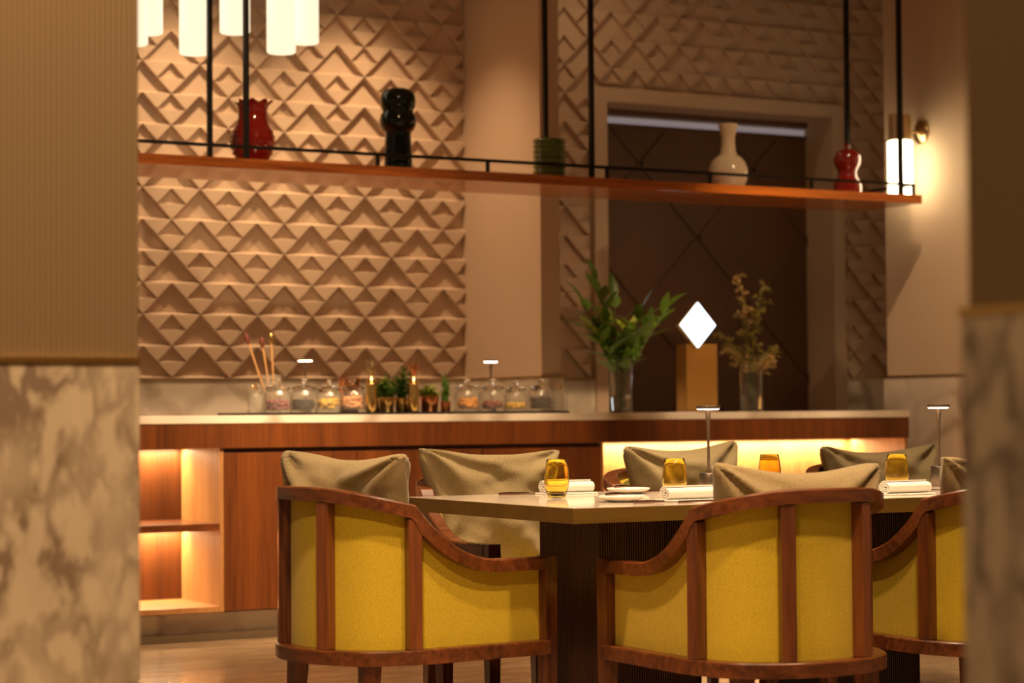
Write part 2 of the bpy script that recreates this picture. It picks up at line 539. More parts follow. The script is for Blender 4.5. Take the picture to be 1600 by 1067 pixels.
# marble wainscot and its thin trim
for a, b in ((1.5, XFIN), (XFIN2, DX0 - .02), (DX1 + .02, 10.0)):
    part('wainscot', MB().box(a, b, WALL - .005, BASE, 0, WAIN), 'marble_wall', wall_back, label='cream veined marble wainscot')
    part('wainscot_trim', MB().box(a, b, WALL - .009, BASE, WAIN, WAIN + .012), 'aged_brass', wall_back)

# fin wall between the tiled bay and the door bay
fin = struct('wall_center', MB().box(XFIN, XFIN2, YFIN, BASE + .1, 0, CEIL), 'plaster', 'plain beige projecting wall fin beside the tiled bay', 'wall')
part('wainscot', MB().box(XFIN - .012, XFIN2 + .012, YFIN - .012, WALL - .006, 0, WAIN), 'marble_wall', fin)
part('wainscot_trim', MB().box(XFIN - .016, XFIN2 + .016, YFIN - .016, WALL - .01, WAIN, WAIN + .012), 'aged_brass', fin)

# wall on the right with ribbed covering
wr = struct('wall_right', MB().box(XR, XR + .35, 4.0, 9.57, 0, CEIL), 'ribbed_cover_y', 'warm beige ribbed wall carrying the brass sconce', 'wall')
part('wainscot', MB().box(XR - .014, XR + .36, 4.0, 9.585, 0, WAIN), 'marble_wall', wr)
part('wainscot_trim', MB().box(XR - .018, XR + .36, 4.0, 9.589, WAIN, WAIN + .012), 'aged_brass', wr)

# near pillars
P = at(216.5, 600, 1, 3.75)
pl = struct('wall_near_left', MB().box(P.x - .75, P.x, 3.75, 4.35, 0, CEIL), 'ribbed_dark', 'brown ribbed pillar end above pale veined marble at far left', 'wall')
PW = at(100, 567, 1, 3.74).z
part('wainscot', MB().box(P.x - .77, P.x - .001, 3.738, 4.362, 0, PW), 'marble_pillar', pl, bevel=.004)
part('wainscot_trim', MB().box(P.x - .772, P.x + .0, 3.734, 4.366, PW, PW + .010), 'gold_trim', pl)
Q = at(1516, 600, 1, 1.86)
pr = struct('wall_near_right', MB().box(Q.x, Q.x + .7, .9, 1.86, 0, CEIL), 'ribbed_dark', 'blurred brown pillar edge at the far right', 'wall')
QW = at(1550, 492, 0, Q.x).z
part('wainscot', MB().box(Q.x - .006, Q.x + .71, .89, 1.868, 0, QW), 'marble_pillar', pr)
part('wainscot_trim', MB().box(Q.x - .008, Q.x + .715, .888, 1.87, QW, QW + .010), 'gold_trim', pr)

# door in the back wall
door_trim = struct('trim_1', MB().box(DX0 - .075, DX0 + .012, WALL - .02, BASE + .38, 0, DZ + .07).box(DX1 - .012, DX1 + .075, WALL - .02, BASE + .38, 0, DZ + .07).box(DX0 + .012, DX1 - .012, WALL - .02, BASE + .38, DZ - .012, DZ + .07),
                   'plaster', 'beige frame around the dark double door', 'door frame')
DY = 10.835
door = struct('door_1', MB().box(DX0 + .013, DX1 - .013, DY, DY + .06, 0, 2.69), 'door_wood', 'dark brown door crossed by large diamond lines behind the counter', 'door')
part('door_head', MB().box(DX0 + .013, DX1 - .013, DY - .02, DY + .06, 2.752, DZ - .013), 'door_wood', door)
part('transom_glass', MB().box(DX0 + .013, DX1 - .013, DY + .01, DY + .05, 2.7025, 2.742), 'transom_glow', door, label='narrow frosted glass strip with a faint pale glow of its own')
part('transom_sill', MB().box(DX0 + .013, DX1 - .013, DY - .01, DY + .06, 2.6905, 2.7025), 'door_wood', door)


def strip(x0, z0, x1, z1, w=.012):
    d = Vector((x1 - x0, 0, z1 - z0)).normalized(); n = Vector((-d.z, 0, d.x)) * w
    a, b = Vector((x0, DY - .012, z0)), Vector((x1, DY - .012, z1))
    m = MB(); e = Vector((0, .014, 0))
    m.add([a - n, b - n, b + n, a + n, a - n + e, b - n + e, b + n + e, a + n + e],
          [(0, 1, 2, 3), (7, 6, 5, 4), (0, 4, 5, 1), (1, 5, 6, 2), (2, 6, 7, 3), (3, 7, 4, 0)])
    return m


xm = (DX0 + DX1) / 2
for sx in (0, 1):
    xa = DX0 + sx * (xm - DX0); xb = xa + (xm - DX0); xc = (xa + xb) / 2
    for z0, z1 in ((.25, 1.55), (1.0, 2.45)):
        pass
    for k in range(3):
        zc = .35 + k * .85
        for (p0, p1) in (((xa, zc), (xb, zc + .85)), ((xb, zc), (xa, zc + .85))):
            if max(p0[1], p1[1]) <= 2.95:
                x0_, z0_ = p0; x1_, z1_ = p1
                if z1_ > 2.67:
                    t = (2.67 - z0_) / (z1_ - z0_); x1_ = x0_ + (x1_ - x0_) * t; z1_ = 2.67
                part('diamond_moulding', strip(x0_, z0_, x1_, z1_), 'door_wood', door)

# ------------------------------------------------------------------ bar counter
CF = 9.06            # front face of the fascia
CX1 = 7.43           # right end
CL = 2.35
top = tag(part('worktop', MB().box(CL, CX1 + .004, CF - .004, 9.70, .963, .9985), 'marble_top', None, bevel=.003), 'long cream marble worktop running along the whole bar counter', 'worktop')
fas = tag(part('counter_fascia', MB().box(CL, CX1, CF, CF + .025, .8535, .9625).box(CX1 - .012, CX1, CF + .025, 9.70, .8535, .9625), 'walnut_vertical', None),
          'walnut fascia board under the marble worktop edge', 'fascia')
tag(part('counter_plinth', MB().box(CL, CX1 - .05, CF + .09, CF + .15, .030, .118), 'marble_wall', None), 'low marble plinth strip under the bar cabinets', 'plinth')
tag(part('plinth_base', MB().box(CL, CX1 - .03, CF + .03, CF + .12, 0, .030), 'dark_bronze', None), 'narrow bronze skirting along the floor below the bar', 'skirting')
YB = 9.56            # back of the niches
Z0, Z1 = .128, .8525


def open_cabinet(name, label, xa, xb, shelf_z, led=15, back='walnut_back'):
    t = thing(name, label, 'cabinet', (xa, CF, 0))
    w = xb - xa
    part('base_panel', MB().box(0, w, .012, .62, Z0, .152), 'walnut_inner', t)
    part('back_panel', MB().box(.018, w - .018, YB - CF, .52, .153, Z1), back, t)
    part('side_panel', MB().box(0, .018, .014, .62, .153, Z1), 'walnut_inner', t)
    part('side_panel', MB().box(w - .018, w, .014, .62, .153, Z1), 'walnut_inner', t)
    for z in shelf_z:
        part('shelf', MB().box(.018, w - .018, .016, YB - CF - .001, z - .032, z), 'walnut_rail', t)
    levels = [Z1] + [z - .032 for z in shelf_z]
    for z in levels:
        part('led_strip', MB().box(.03, w - .03, YB - CF - .055, YB - CF - .035, z - .006, z - .0005), 'led_glow', t, label='warm light strip')
        a = area('led_light', (xa + w / 2, YB - .045, z - .010), (xa + w / 2, YB - .045 + .0, 0), led * w, w - .06, .02, (1, .75, .40))
    return t


xn = at(350, 950, 1, CF + .014).x
open_cabinet('open_cabinet', 'lit open walnut shelf unit at the left end of the bar', CL, xn, [.519])
xq = at(938, 700, 1, CF + .014).x
t = thing('door_cabinet', 'closed walnut cabinet front in the middle of the bar', 'cabinet', (xn, CF, 0))
w = xq - xn
part('carcass', MB().box(.001, w - .001, .045, .37, Z0, Z1), 'walnut_vertical', t)
nd = 3
for i in range(nd):
    part('door', MB().box(.002 + i * w / nd, (i + 1) * w / nd - .002, .012, .044, Z0 + .002, .832), 'walnut_vertical', t, bevel=.0015)
open_cabinet('open_cabinet', 'brightly lit open walnut niche at the right end of the bar', xq, CX1, [], 15, 'walnut_inner')  # paler back wood stands in for strong strip light on the panel

# ------------------------------------------------------------------ hanging shelf
SF, SB, SZ0, SZ1 = 9.06, 9.57, 2.106, 2.152
SX0, SX1 = 2.5, 7.54
sh = thing('hanging_shelf', 'long suspended wooden shelf on black rods above the bar', 'shelf', (0, 0, SZ0))
part('board', MB().box(SX0, SX1, SF, SB, 0, SZ1 - SZ0), 'shelf_wood', sh, bevel=.002, label='glossy orange brown wooden board')
for x in (3.676, 5.494, 7.422):
    for y in (9.092, 9.545):
        part('rod', MB().box(x - .011, x + .011, y - .011, y + .011, SZ1 - SZ0, CEIL - SZ0), 'black_metal', sh)
RZ = 2.208 - SZ0
part('guard_rail', MB().box(SX0, 7.515, 9.083, 9.099, RZ - .007, RZ + .007), 'black_metal', sh)
part('guard_rail', MB().box(7.499, 7.515, 9.0995, 9.54, RZ - .007, RZ + .007), 'black_metal', sh)
for x in (3.0, 4.33, 4.912, 5.58, 6.195, 6.83, 7.507):
    part('rail_post', MB().box(x - .008, x + .008, 9.084, 9.098, SZ1 - SZ0, RZ - .007), 'black_metal', sh)
exec_vases = True

# vases on the shelf
VY = 9.30


def ruffle(i, a, r, z):
    if i >= RUF: return r * (1 + .10 * math.sin(9 * a) * RW[i - RUF]), z + .008 * math.sin(9 * a + .6) * RW[i - RUF]
    return r, z


x = at(395, 250, 1, VY).x
t = thing('ceramic_vase', 'glossy red studded vase with ruffled rim on the hanging shelf', 'vase', (x, VY, SZ1))
prof = [(0, 0), (.062, 0), (.068, .01), (.088, .05), (.101, .09), (.103, .115), (.095, .15), (.077, .185), (.067, .22), (.0655, .25), (.070, .272), (.080, .287), (.086, .293), (.080, .291), (.064, .272), (.058, .25), (.056, .2), (0, .15)]
RUF = 9; RW = [.1, .35, .8, 1, .8, .3, .1, 0, 0]
part('body', MB().lathe(prof, 90, wob=ruffle), 'red_glaze', t, True, angle=80)
m = MB()
for row, (z, r) in enumerate(((.055, .090), (.080, .0985), (.105, .1025), (.130, .100), (.155, .0925))):
    for k in range(22):
        a = 2 * PI * (k + .5 * (row % 2)) / 22
        m.lathe([(0, -.008), (.0055, -.0055), (.008, 0), (.0055, .0055), (0, .008)], 10, ((r - .004) * math.cos(a), (r - .004) * math.sin(a), z))
part('studs', m, 'red_glaze', t, True, kind='stuff', angle=80)

x = at(622, 250, 1, VY).x
o = tag(part('ceramic_totem', MB().lathe([(0, 0), (.066, 0), (.068, .01), (.067, .10), (.062, .17), (.063, .195), (.072, .20), (.085, .225), (.088, .25), (.084, .275), (.074, .288), (.073, .296), (.083, .318), (.086, .345), (.082, .372), (.066, .395), (.040, .405), (0, .408)], 40), 'dark_green_glaze', None, True, loc=(x, VY, SZ1), angle=35),
        'near black green glazed totem vase with two bulbous knobs', 'vase')
x = at(858, 250, 1, VY).x
prof = []
for k in range(8):
    z = .006 + k * .0255
    prof += [(.076, z), (.082, z + .006), (.0825, z + .014), (.077, z + .022)]
prof = [(0, 0), (.074, 0)] + prof + [(.070, .208), (.067, .200), (.066, .02), (0, .02)]
tag(part('ceramic_vase', MB().lathe(prof, 44), 'green_glaze', None, True, loc=(x, VY, SZ1), angle=60), 'green glazed cylinder vase with stacked horizontal ribs', 'vase')
x = at(1138, 250, 1, VY).x
t = thing('ceramic_vase', 'cream bottle vase with slim flared neck on the shelf', 'vase', (x, VY, SZ1))
part('body', MB().lathe([(0, 0), (.074, 0), (.078, .012), (.096, .045), (.1035, .08), (.101, .115), (.088, .148), (.068, .172), (.050, .183), (.046, .184), (0, .182)], 44), 'cream_glaze', t, True, angle=60)
part('neck', MB().lathe([(.047, .183), (.040, .205), (.035, .24), (.036, .28), (.044, .318), (.052, .340), (.051, .346), (.044, .344), (.033, .30), (.030, .24), (.036, .2), (.04, .184)], 40), 'cream_matte', t, True, label='unglazed paler neck', angle=60)
x = at(1324, 250, 1, VY).x
tag(part('ceramic_gourd', MB().lathe([(0, 0), (.070, 0), (.076, .02), (.078, .05), (.073, .078), (.060, .098), (.052, .112), (.050, .130), (.056, .148), (.068, .168), (.074, .192), (.072, .218), (.060, .240), (.040, .252), (.020, .258), (.012, .262), (.016, .272), (.013, .283), (0, .287)], 40), 'red_glaze', None, True, loc=(x, VY, SZ1), angle=70),
    'glossy red double gourd ornament near the right end of the shelf', 'vase')

# ------------------------------------------------------------------ chandelier of opal cylinders
ch = thing('chandelier', 'cluster of glowing white glass cylinders hanging at upper left', 'chandelier', (3.9, 9.8, CEIL))
for px_, py_, yy, r in ((207, 70, 9.68, .072), (231, 53, 9.70, .070), (303, 85, 9.66, .069), (367, 52, 9.66, .072), (439.5, 83, 9.66, .070), (476.5, 68, 9.735, .068)):
    b = at(px_, py_, 1, yy)
    lx, ly, lz = b.x - 3.9, yy - 9.8, b.z - CEIL
    s_ = part('glass_cylinder', MB().lathe([(0, 0), (r - .006, 0), (r, .006), (r, .42), (r - .006, .42), (r - .006, .01), (0, .008)], 36, (lx, ly, lz)), 'opal_glow', ch, True, angle=50, label='glowing opal glass cylinder')
    part('cap', MB().lathe([(r + .002, .42), (r + .002, .435), (.01, .44), (0, .44), ], 30, (lx, ly, lz)), 'brass', s_, True)
    part('cord', MB().tube([(lx, ly, lz + .438), (lx, ly, -.02)], .004, 6), 'black_metal', s_)
part('canopy', MB().lathe([(0, -.02), (.4, -.02), (.4, 0), (0, 0)], 40), 'brass', ch, True)

# ------------------------------------------------------------------ wall sconce
c = at(1440, 207, 0, XR)
sc = thing('wall_sconce', 'brass wall sconce with bright white glass cylinder', 'wall lamp', (XR, c.y, c.z))
m = MB().lathe([(0, 0), (.066, 0), (.066, .006), (.060, .014), (.035, .026), (.016, .032), (.012, .035), (0, .036)], 36)
m.v = [(-z, x, y) for x, y, z in m.v]
part('backplate', m, 'brass', sc, True)
SXO = -.152
part('arm', MB().tube([(-.03, 0, 0), (-.10, 0, 0)], .008, 10), 'brass', sc, True)


def flute(i, a, r, z): return (r * (1 + .035 * (1 if math.cos(18 * a) > 0 else -1)), z) if r > .055 else (r, z)


part('fluted_cap', MB().lathe([(0, -.055), (.058, -.055), (.060, -.05), (.060, .085), (.058, .09), (0, .09)], 144, (SXO, 0, 0), wob=flute), 'brass', sc, False, label='fluted brass cap')
part('glass_cylinder', MB().lathe([(0, -.37), (.060, -.37), (.067, -.362), (.067, -.06), (.06, -.0555), (0, -.0555)], 36, (SXO, 0, 0)), 'sconce_glow', sc, True, label='bright white glass cylinder')

# ------------------------------------------------------------------ totem sign with lit diamond, beyond the counter
TY = 9.95
a, b = at(1062, 600, 1, TY), at(1116, 600, 1, TY)
tz = at(1088, 538, 1, TY).z
t = thing('totem_light', 'slim gold post topped by a glowing white diamond light', 'lamp', ((a.x + b.x) / 2, TY, 0))
hw = (b.x - a.x) / 2
part('post', MB().box(-hw * .9, hw * .9, -.05, .05, .012, tz), 'gold_trim', t, bevel=.003)
part('foot', MB().box(-hw * 1.4, hw * 1.4, -.12, .12, 0, .012), 'gold_trim', t)
dc = at(1087.5, 508, 1, TY - .07)
dw = at(1116, 508, 1, TY - .07).x - dc.x; dh = dc.z - at(1087.5, 545, 1, TY - .07).z
ox = dc.x - (a.x + b.x) / 2
for nm, g, y0, y1, mt in (('diamond_frame', 1.0, -.085, -.05, 'brass'), ('diamond_light', .95, -.092, -.084, 'sign_glow')):
    w_, h_ = dw * g, dh * g
    pts = [(ox - w_, dc.z), (ox, dc.z + h_), (ox + w_, dc.z), (ox, dc.z - h_)]
    m = MB().add([(x, y0, z) for x, z in pts] + [(x, y1, z) for x, z in pts], [(0, 1, 2, 3), (7, 6, 5, 4), (0, 4, 5, 1), (1, 5, 6, 2), (2, 6, 7, 3), (3, 7, 4, 0)])
    part(nm, m, mt, t, label='glowing white diamond panel' if nm == 'diamond_light' else None)

# ------------------------------------------------------------------ table lamps (two on the bar, two on the table)
def make_lamp(label, loc, group):
    t = thing('table_lamp', label, 'lamp', loc, 0, group)
    part('base', MB().lathe([(0, 0), (.027, 0), (.0285, .002), (.0285, .064), (.027, .066), (0, .066)], 36), 'lamp_metal', t, True, label='brushed metal cylinder base')
    part('stem', MB().lathe([(.0042, .066), (.0042, .17), (.0055, .215), (.0095, .250), (.011, .255), (0, .256)], 20), 'lamp_metal', t, True)
    h = part('head', MB().lathe([(0, .2590), (.0355, .2590), (.0368, .2600), (.0368, .267), (.0355, .268), (0, .268)], 40), 'lamp_metal', t, True, label='thin round metal disc head')
    part('light_ring', MB().lathe([(.012, .2550), (.0320, .2555), (.0335, .2588), (.012, .2588)], 40, closed=True), 'lamp_glow', h)
    return t


CT = .9985
TT = .75
lp = at(1107, 700, 1, 5.42); make_lamp('slender metal table lamp standing between the two nearer dining places', (lp.x, 5.42, TT), 'cordless disc table lamps')
lp = at(1467, 700, 1, 5.56); make_lamp('slender metal table lamp on the dining table nearest the right pillar', (lp.x, 5.56, TT), 'cordless disc table lamps')
lp = at(477, 600, 1, 9.52); make_lamp('small disc lamp on the bar behind the left glass jars', (lp.x, 9.52, CT), 'cordless disc table lamps')
lp = at(767, 600, 1, 9.52); make_lamp('small disc lamp on the bar behind the right glass jars', (lp.x, 9.52, CT), 'cordless disc table lamps')

# ------------------------------------------------------------------ tray and bar condiments
x0, x1 = at(383, 645, 1, 9.12).x, at(890, 645, 1, 9.12).x
tag(part('serving_tray', MB().box(x0, x1, 9.12, 9.46, CT, CT + .011), 'black_slate', None, bevel=.002), 'long flat black tray carrying jars and herbs on the bar', 'tray')
TR = CT + .011


def blob_pile(m, r, z0, z1, size, n, seed, flat=.7):
    rnd = random.Random(seed)
    for i in range(n):
        a = rnd.random() * 2 * PI; q = math.sqrt(rnd.random()) * (r - size)
        z = z0 + size * flat + rnd.random() * max(0, z1 - z0 - 2 * size * flat)
        s = size * (.75 + .5 * rnd.random())
        s = min(s, r - q)
        z = max(z, z0 + s * flat)
        cx, cy = q * math.cos(a), q * math.sin(a)
        m.lathe([(0, -s * flat), (s * .8, -s * flat * .5), (s, 0), (s * .75, s * flat * .55), (0, s * flat)], 7, (cx, cy, z))
    return m


def make_jar(px_, content, cname, ccol, fill, size, label, clabel, sc_=1.0, yy=9.24):
    x = at(px_, 640, 1, yy).x
    R, Hh = .062 * sc_, .105 * sc_
    t = thing('glass_jar', label, 'jar', (x, yy, TR), 0, 'lidded glass jars on the tray')
    def wv(i, a, r, z): return (r * (1 + .018 * math.cos(20 * a)), z) if r > R * .8 else (r, z)
    part('jar_body', MB().lathe([(0, 0), (R * .94, 0), (R, .008), (R, Hh * .72), (R * .93, Hh * .86), (R * .80, Hh * .95), (R * .80, Hh), (R * .76, Hh), (R * .76, Hh * .94), (R * .89, Hh * .84), (R * .955, Hh * .7), (R * .955, .010), (0, .008)], 80, wob=wv), 'jar_glass', t, True, angle=60)
    lid = part('lid', MB().lathe([(0, Hh - .006), (R * .74, Hh - .006), (R * .74, Hh + .001), (R * .92, Hh + .002), (R * .90, Hh + .010), (R * .6, Hh + .019), (R * .2, Hh + .024), (R * .16, Hh + .028), (0, Hh + .028)], 40), 'clear_glass', t, True, angle=60)
    part('knob', MB().lathe([(0, Hh + .0285), (.009, Hh + .030), (.0165, Hh + .038), (.0165, Hh + .044), (.010, Hh + .051), (0, Hh + .053)], 24), 'clear_glass', lid, True, angle=60)
    m = blob_pile(MB(), R * .93, .0105, fill, size, int(150 * (.012 / size) ** 1.6), px_)
    o = tag(part(cname, m, content, None, True, loc=(x, yy, TR), angle=70, kind='stuff'), clabel, ccol)
    return t


make_jar(434, 'fruit_purple', 'dried_petals', 'dried petals', .062, .010, 'lidded glass jar of purple petals, leftmost on the tray', 'purple dried petals filling the leftmost glass jar')
make_jar(475, 'fruit_black', 'black_berries', 'berries', .064, .008, 'lidded glass jar of black berries beside the purple petals', 'black dried berries filling the second jar from left')
make_jar(513, 'fruit_yellow', 'dried_citrus', 'dried fruit', .070, .017, 'lidded glass jar of yellow citrus slices left of the copper cups', 'yellow dried citrus slices in the third jar from left', .94)
make_jar(551, 'fruit_pink', 'dried_peel', 'dried fruit', .080, .014, 'lidded glass jar of pink orange peel beside the gold shaker', 'pink orange dried peel inside a glass jar')
make_jar(730, 'fruit_orange', 'dried_mango', 'dried fruit', .070, .016, 'lidded glass jar of orange dried fruit right of the herbs', 'orange dried fruit pieces in the jar right of herbs')
make_jar(770, 'fruit_red', 'dates', 'dried fruit', .056, .015, 'lidded glass jar of dark red fruit below the right lamp', 'dark red dried fruit in the jar below the lamp')
make_jar(806, 'fruit_gold', 'corn_kernels', 'snack', .045, .010, 'half empty lidded glass jar of golden pieces on the tray', 'golden yellow pieces in a half empty jar', .92)
make_jar(846, 'fruit_brown', 'coffee_beans', 'beans', .072, .008, 'lidded glass jar of dark brown beans, rightmost on the tray', 'dark brown beans filling the rightmost jar')


def bottle(px_, label, top_mat, crown, yy):
    x = at(px_, 640, 1, yy).x
    t = thing('cruet_bottle', label, 'bottle', (x, yy, TR), 0, 'small glass cruets on the tray')
    part('bottle_body', MB().lathe([(0, 0), (.034, 0), (.037, .004), (.037, .078), (.030, .090), (.012, .096), (.011, .106), (.008, .106), (.008, .094), (.027, .086), (.033, .076), (.033, .006), (0, .005)], 36), 'jar_glass', t, True, angle=60)
    if crown:
        m = MB().lathe([(0, .1065), (.013, .1065), (.015, .112), (.010, .118), (.004, .12), (.003, .135), (0, .136)], 16)
        for k in range(5):
            a = 2 * PI * k / 5; m.tube([(.008 * math.cos(a), .008 * math.sin(a), .117), (.014 * math.cos(a), .014 * math.sin(a), .126)], .0022, 6)
    else:
        m = MB().lathe([(0, .1065), (.013, .1065), (.013, .116), (.008, .119), (.012, .126), (.012, .132), (0, .138)], 18)
    part('stopper', m, top_mat, t, True)
    return t


bottle(399, 'tiny glass cruet with crown shaped metal spout at tray\'s left end', 'aged_brass', True, 9.22)
bottle(875, 'tiny glass cruet with round gold stopper at tray\'s right end', 'gold', False, 9.25)

# tall mixing glass with bar spoons
x = at(424, 600, 1, 9.37).x
tag(part('mixing_glass', MB().lathe([(0, 0), (.042, 0), (.045, .004), (.049, .170), (.050, .178), (.046, .178), (.045, .17), (.041, .010), (0, .009)], 44), 'jar_glass', None, True, loc=(x, 9.37, TR), angle=60), 'tall clear mixing glass holding bar brushes', 'glass')
for (tx, ty, mt, dx, lb) in ((383, 520, 'bristle_dark', -.012, 'thin brush with dark tip leaning farthest left in the mixing glass'), (408, 527, 'bristle_dark', .0, 'thin brush with dark red tip standing in the mixing glass'), (423, 520, 'gold', .012, 'thin brush with bright gold tip standing in the mixing glass')):
    tp = at(tx, ty, 1, 9.37 + dx)
    b0 = Vector((x + dx * 1.2 + .008, 9.37 + dx * .8, TR + .012)); v = tp - b0
    t = thing('bar_brush', lb, 'brush', b0, 0, 'bar brushes in the mixing glass')
    part('handle', MB().tube([(0, 0, 0), v * .5, v * .86], [.0035, .004, .0045], 8), 'wicker', t, True)
    part('tip', MB().tube([v * .86, v * .89, v * .95, v], [.006, .010, .012, .005], 10), mt, t, True)

# gold and copper bar ware with herbs
def shaker(px_, label, headmat, bodymat, yy):
    x = at(px_, 620, 1, yy).x
    t = thing('bar_shaker', label, 'shaker', (x, yy, TR))
    part('body', MB().lathe([(0, 0), (.022, 0), (.024, .004), (.026, .10), (.022, .125), (.024, .132), (.015, .150), (.010, .165), (0, .166)], 32), bodymat, t, True)
    m = MB().lathe([(0, .1665), (.008, .168), (.010, .175), (.016, .185), (.022, .200), (.0235, .215), (.021, .228), (.012, .232), (0, .233)], 24)
    if headmat == 'aged_brass':
        for k in range(6):
            a = 2 * PI * k / 6; m.tube([(.019 * math.cos(a), .019 * math.sin(a), .218), (.024 * math.cos(a), .024 * math.sin(a), .245)], [.006, .004], 7)
    part('finial', m, headmat, t, True)
    m = MB()
    for k in range(7):
        a = 2 * PI * k / 7; m.lathe([(0, -.006), (.005, 0), (0, .006)], 6, (.023 * math.cos(a), .023 * math.sin(a), .145))
    part('beads', m, 'gold', t, True, kind='stuff')


shaker(580, 'tall gold shaker with crown top beside the pink jar', 'aged_brass', 'gold', 9.155)
shaker(646, 'tall gold shaker with round copper top among the herbs', 'copper', 'gold', 9.155)


def cup(px_, label, mat, r, h, yy):
    x = at(px_, 640, 1, yy).x
    return tag(part('bar_cup', MB().lathe([(0, 0), (r * .8, 0), (r * .86, .004), (r, h), (r * .96, h), (r * .82, .008), (0, .007)], 36), mat, None, True, loc=(x, yy, TR), angle=50), label, 'cup', 'metal cups with herbs'), x


cup(546, 'copper cup standing behind the pink jar', 'copper', .052, .165, 9.40)
cup(590, 'tall copper cup behind the gold crown shaker', 'copper', .045, .15, 9.40)
herbs = []
for px_, r, h, lb, mt, yy, hl, hh, spread in ((604, .040, .070, 'gold cup of mint between the two shakers, left one', 'gold', 9.24, 'dense green mint bunch in the left gold cup', .14, .090),
                                             (629, .038, .066, 'gold cup of mint between the two shakers, right one', 'gold', 9.26, 'dense green mint bunch in the right gold cup', .175, .075),
                                             (671, .046, .075, 'short copper cup with herbs right of the copper topped shaker', 'copper', 9.24, 'yellow green herb bunch in the short copper cup', .085, .075),
                                             (696, .026, .050, 'narrow copper cup with rosemary beside the orange jar', 'copper', 9.22, 'upright rosemary sprig beside the orange jar', .165, .028)):
    _, x = cup(px_, lb, mt, r, h, yy)
    rnd = random.Random(px_)
    m = MB()
    for k in range(70):
        a = rnd.random() * 2 * PI; q = rnd.random() * spread
        tp = Vector((q * math.cos(a), q * math.sin(a) * .8, h * .7 + hh * (.35 + .65 * rnd.random()) * (1 - .35 * q / spread)))
        st = Vector((r * .6 * rnd.uniform(-1, 1), r * .6 * rnd.uniform(-1, 1), h * .62))
        m.tube([st, st.lerp(tp, .6) + Vector((0, 0, .01)), tp], [.0015, .0015, .001], 4)
        for q2 in range(3):
            pos = st.lerp(tp, .55 + .2 * q2); b = rnd.random() * 2 * PI; L = .026 if spread > .03 else .02
            d = Vector((math.cos(b), math.sin(b), rnd.uniform(-.2, .6))) * L; s = Vector((-math.sin(b), math.cos(b), 0)) * L * (.45 if spread > .03 else .12)
            m.add([pos, pos + d * .5 + s, pos + d, pos + d * .5 - s], [(0, 1, 2, 3)])
    tag(part('herb_bunch', m, 'leaf_light' if 'yellow' in hl else 'herb_green', None, loc=(x, yy, TR), kind='stuff'), hl, 'herbs')

# ------------------------------------------------------------------ glass vases with greenery
def glass_vase(px_, label, yy, h):
    x = at(px_, 620, 1, yy).x
    t = thing('glass_vase', label, 'vase', (x, yy, CT))
    R = .0605
    part('glass_wall', MB().lathe([(0, 0), (R - .002, 0), (R, .002), (R, h), (R - .0045, h), (R - .0045, .012), (0, .010)], 48), 'clear_glass', t, True, angle=50)
    part('water', MB().lathe([(0, .0125), (R - .0049, .0125), (R - .0049, .088), (0, .088)], 40), 'water', t, True, angle=50)
    return t, x


def leaf_mesh(L, W, bend, mat, seed):
    m = MB(); vs = []; n = 6
    for i in range(n + 1):
        s = i / n; w = W * math.sin(PI * min(.999, s ** .8 + .001)) ** .8
        z = -bend * s * s
        vs += [(s * L, -w, z + w * .25), (s * L, 0, z), (s * L, w, z + w * .25)]
    fs = []
    for i in range(n):
        a = i * 3
        fs += [(a, a + 3, a + 4, a + 1), (a + 1, a + 4, a + 5, a + 2)]
    m.add(vs, fs)
    return m.mesh('leaf', mat, True, angle=80)


VYC = 9.40
t, vx = glass_vase(970, 'clear glass cylinder vase of broad green leaves on the bar', VYC, .275)
g = thing('leafy_branches', 'bunch of broad green leaves standing in the left glass vase', 'greenery', (vx, VYC, CT + .09))
LM = [leaf_mesh(.19, .033, .035, 'leaf_green', 1), leaf_mesh(.165, .035, .05, 'leaf_green', 2), leaf_mesh(.18, .027, .025, 'leaf_light', 3)]
rnd = random.Random(12)


def tip(px_, py_, dy=0): 
    q = at(px_, py_, 1, VYC + dy); return q - Vector((vx, VYC, CT + .09))


for (px_, py_, dy) in ((932, 440, -.02), (912, 475, .05), (960, 470, .06), (1000, 490, -.04), (1045, 480, .02), (985, 520, .08), (925, 515, -.08), (1015, 520, .05), (945, 490, .02)):
    tp = tip(px_, py_, dy)
    b = Vector((rnd.uniform(-.02, .02), rnd.uniform(-.02, .02), -.06)); mid = Vector((tp.x * .15, tp.y * .2, .17))
    pts = []
    for i in range(9):
        s = i / 8
        pts.append(b * (1 - s) ** 2 + mid * 2 * s * (1 - s) + tp * s * s)
    part('stem', MB().tube(pts, .0026, 6), 'stem_green', g, True)
    nl = 10
    for k in range(nl):
        s = .40 + .60 * k / (nl - 1); i = min(7, int(s * 8)); p = pts[i].lerp(pts[i + 1], s * 8 - i) if i < 8 else pts[8]
        tan = (pts[min(i + 1, 8)] - pts[i]).normalized()
        o = link('leaf', LM[rnd.choice((0, 0, 1, 1, 2))], g, p)
        side = 1 if k % 2 else -1
        ax = Vector((math.cos(rnd.random() * 6.28), math.sin(rnd.random() * 6.28), .3)).normalized()
        d = (tan * .75 + ax * .75).normalized() if k < nl - 1 else tan
        if d.z < -.35: d.z = -.35
        o.rotation_euler = d.to_track_quat('X', 'Z').to_euler()
        s_ = rnd.uniform(.7, 1.0); o.scale = (s_, s_, s_)

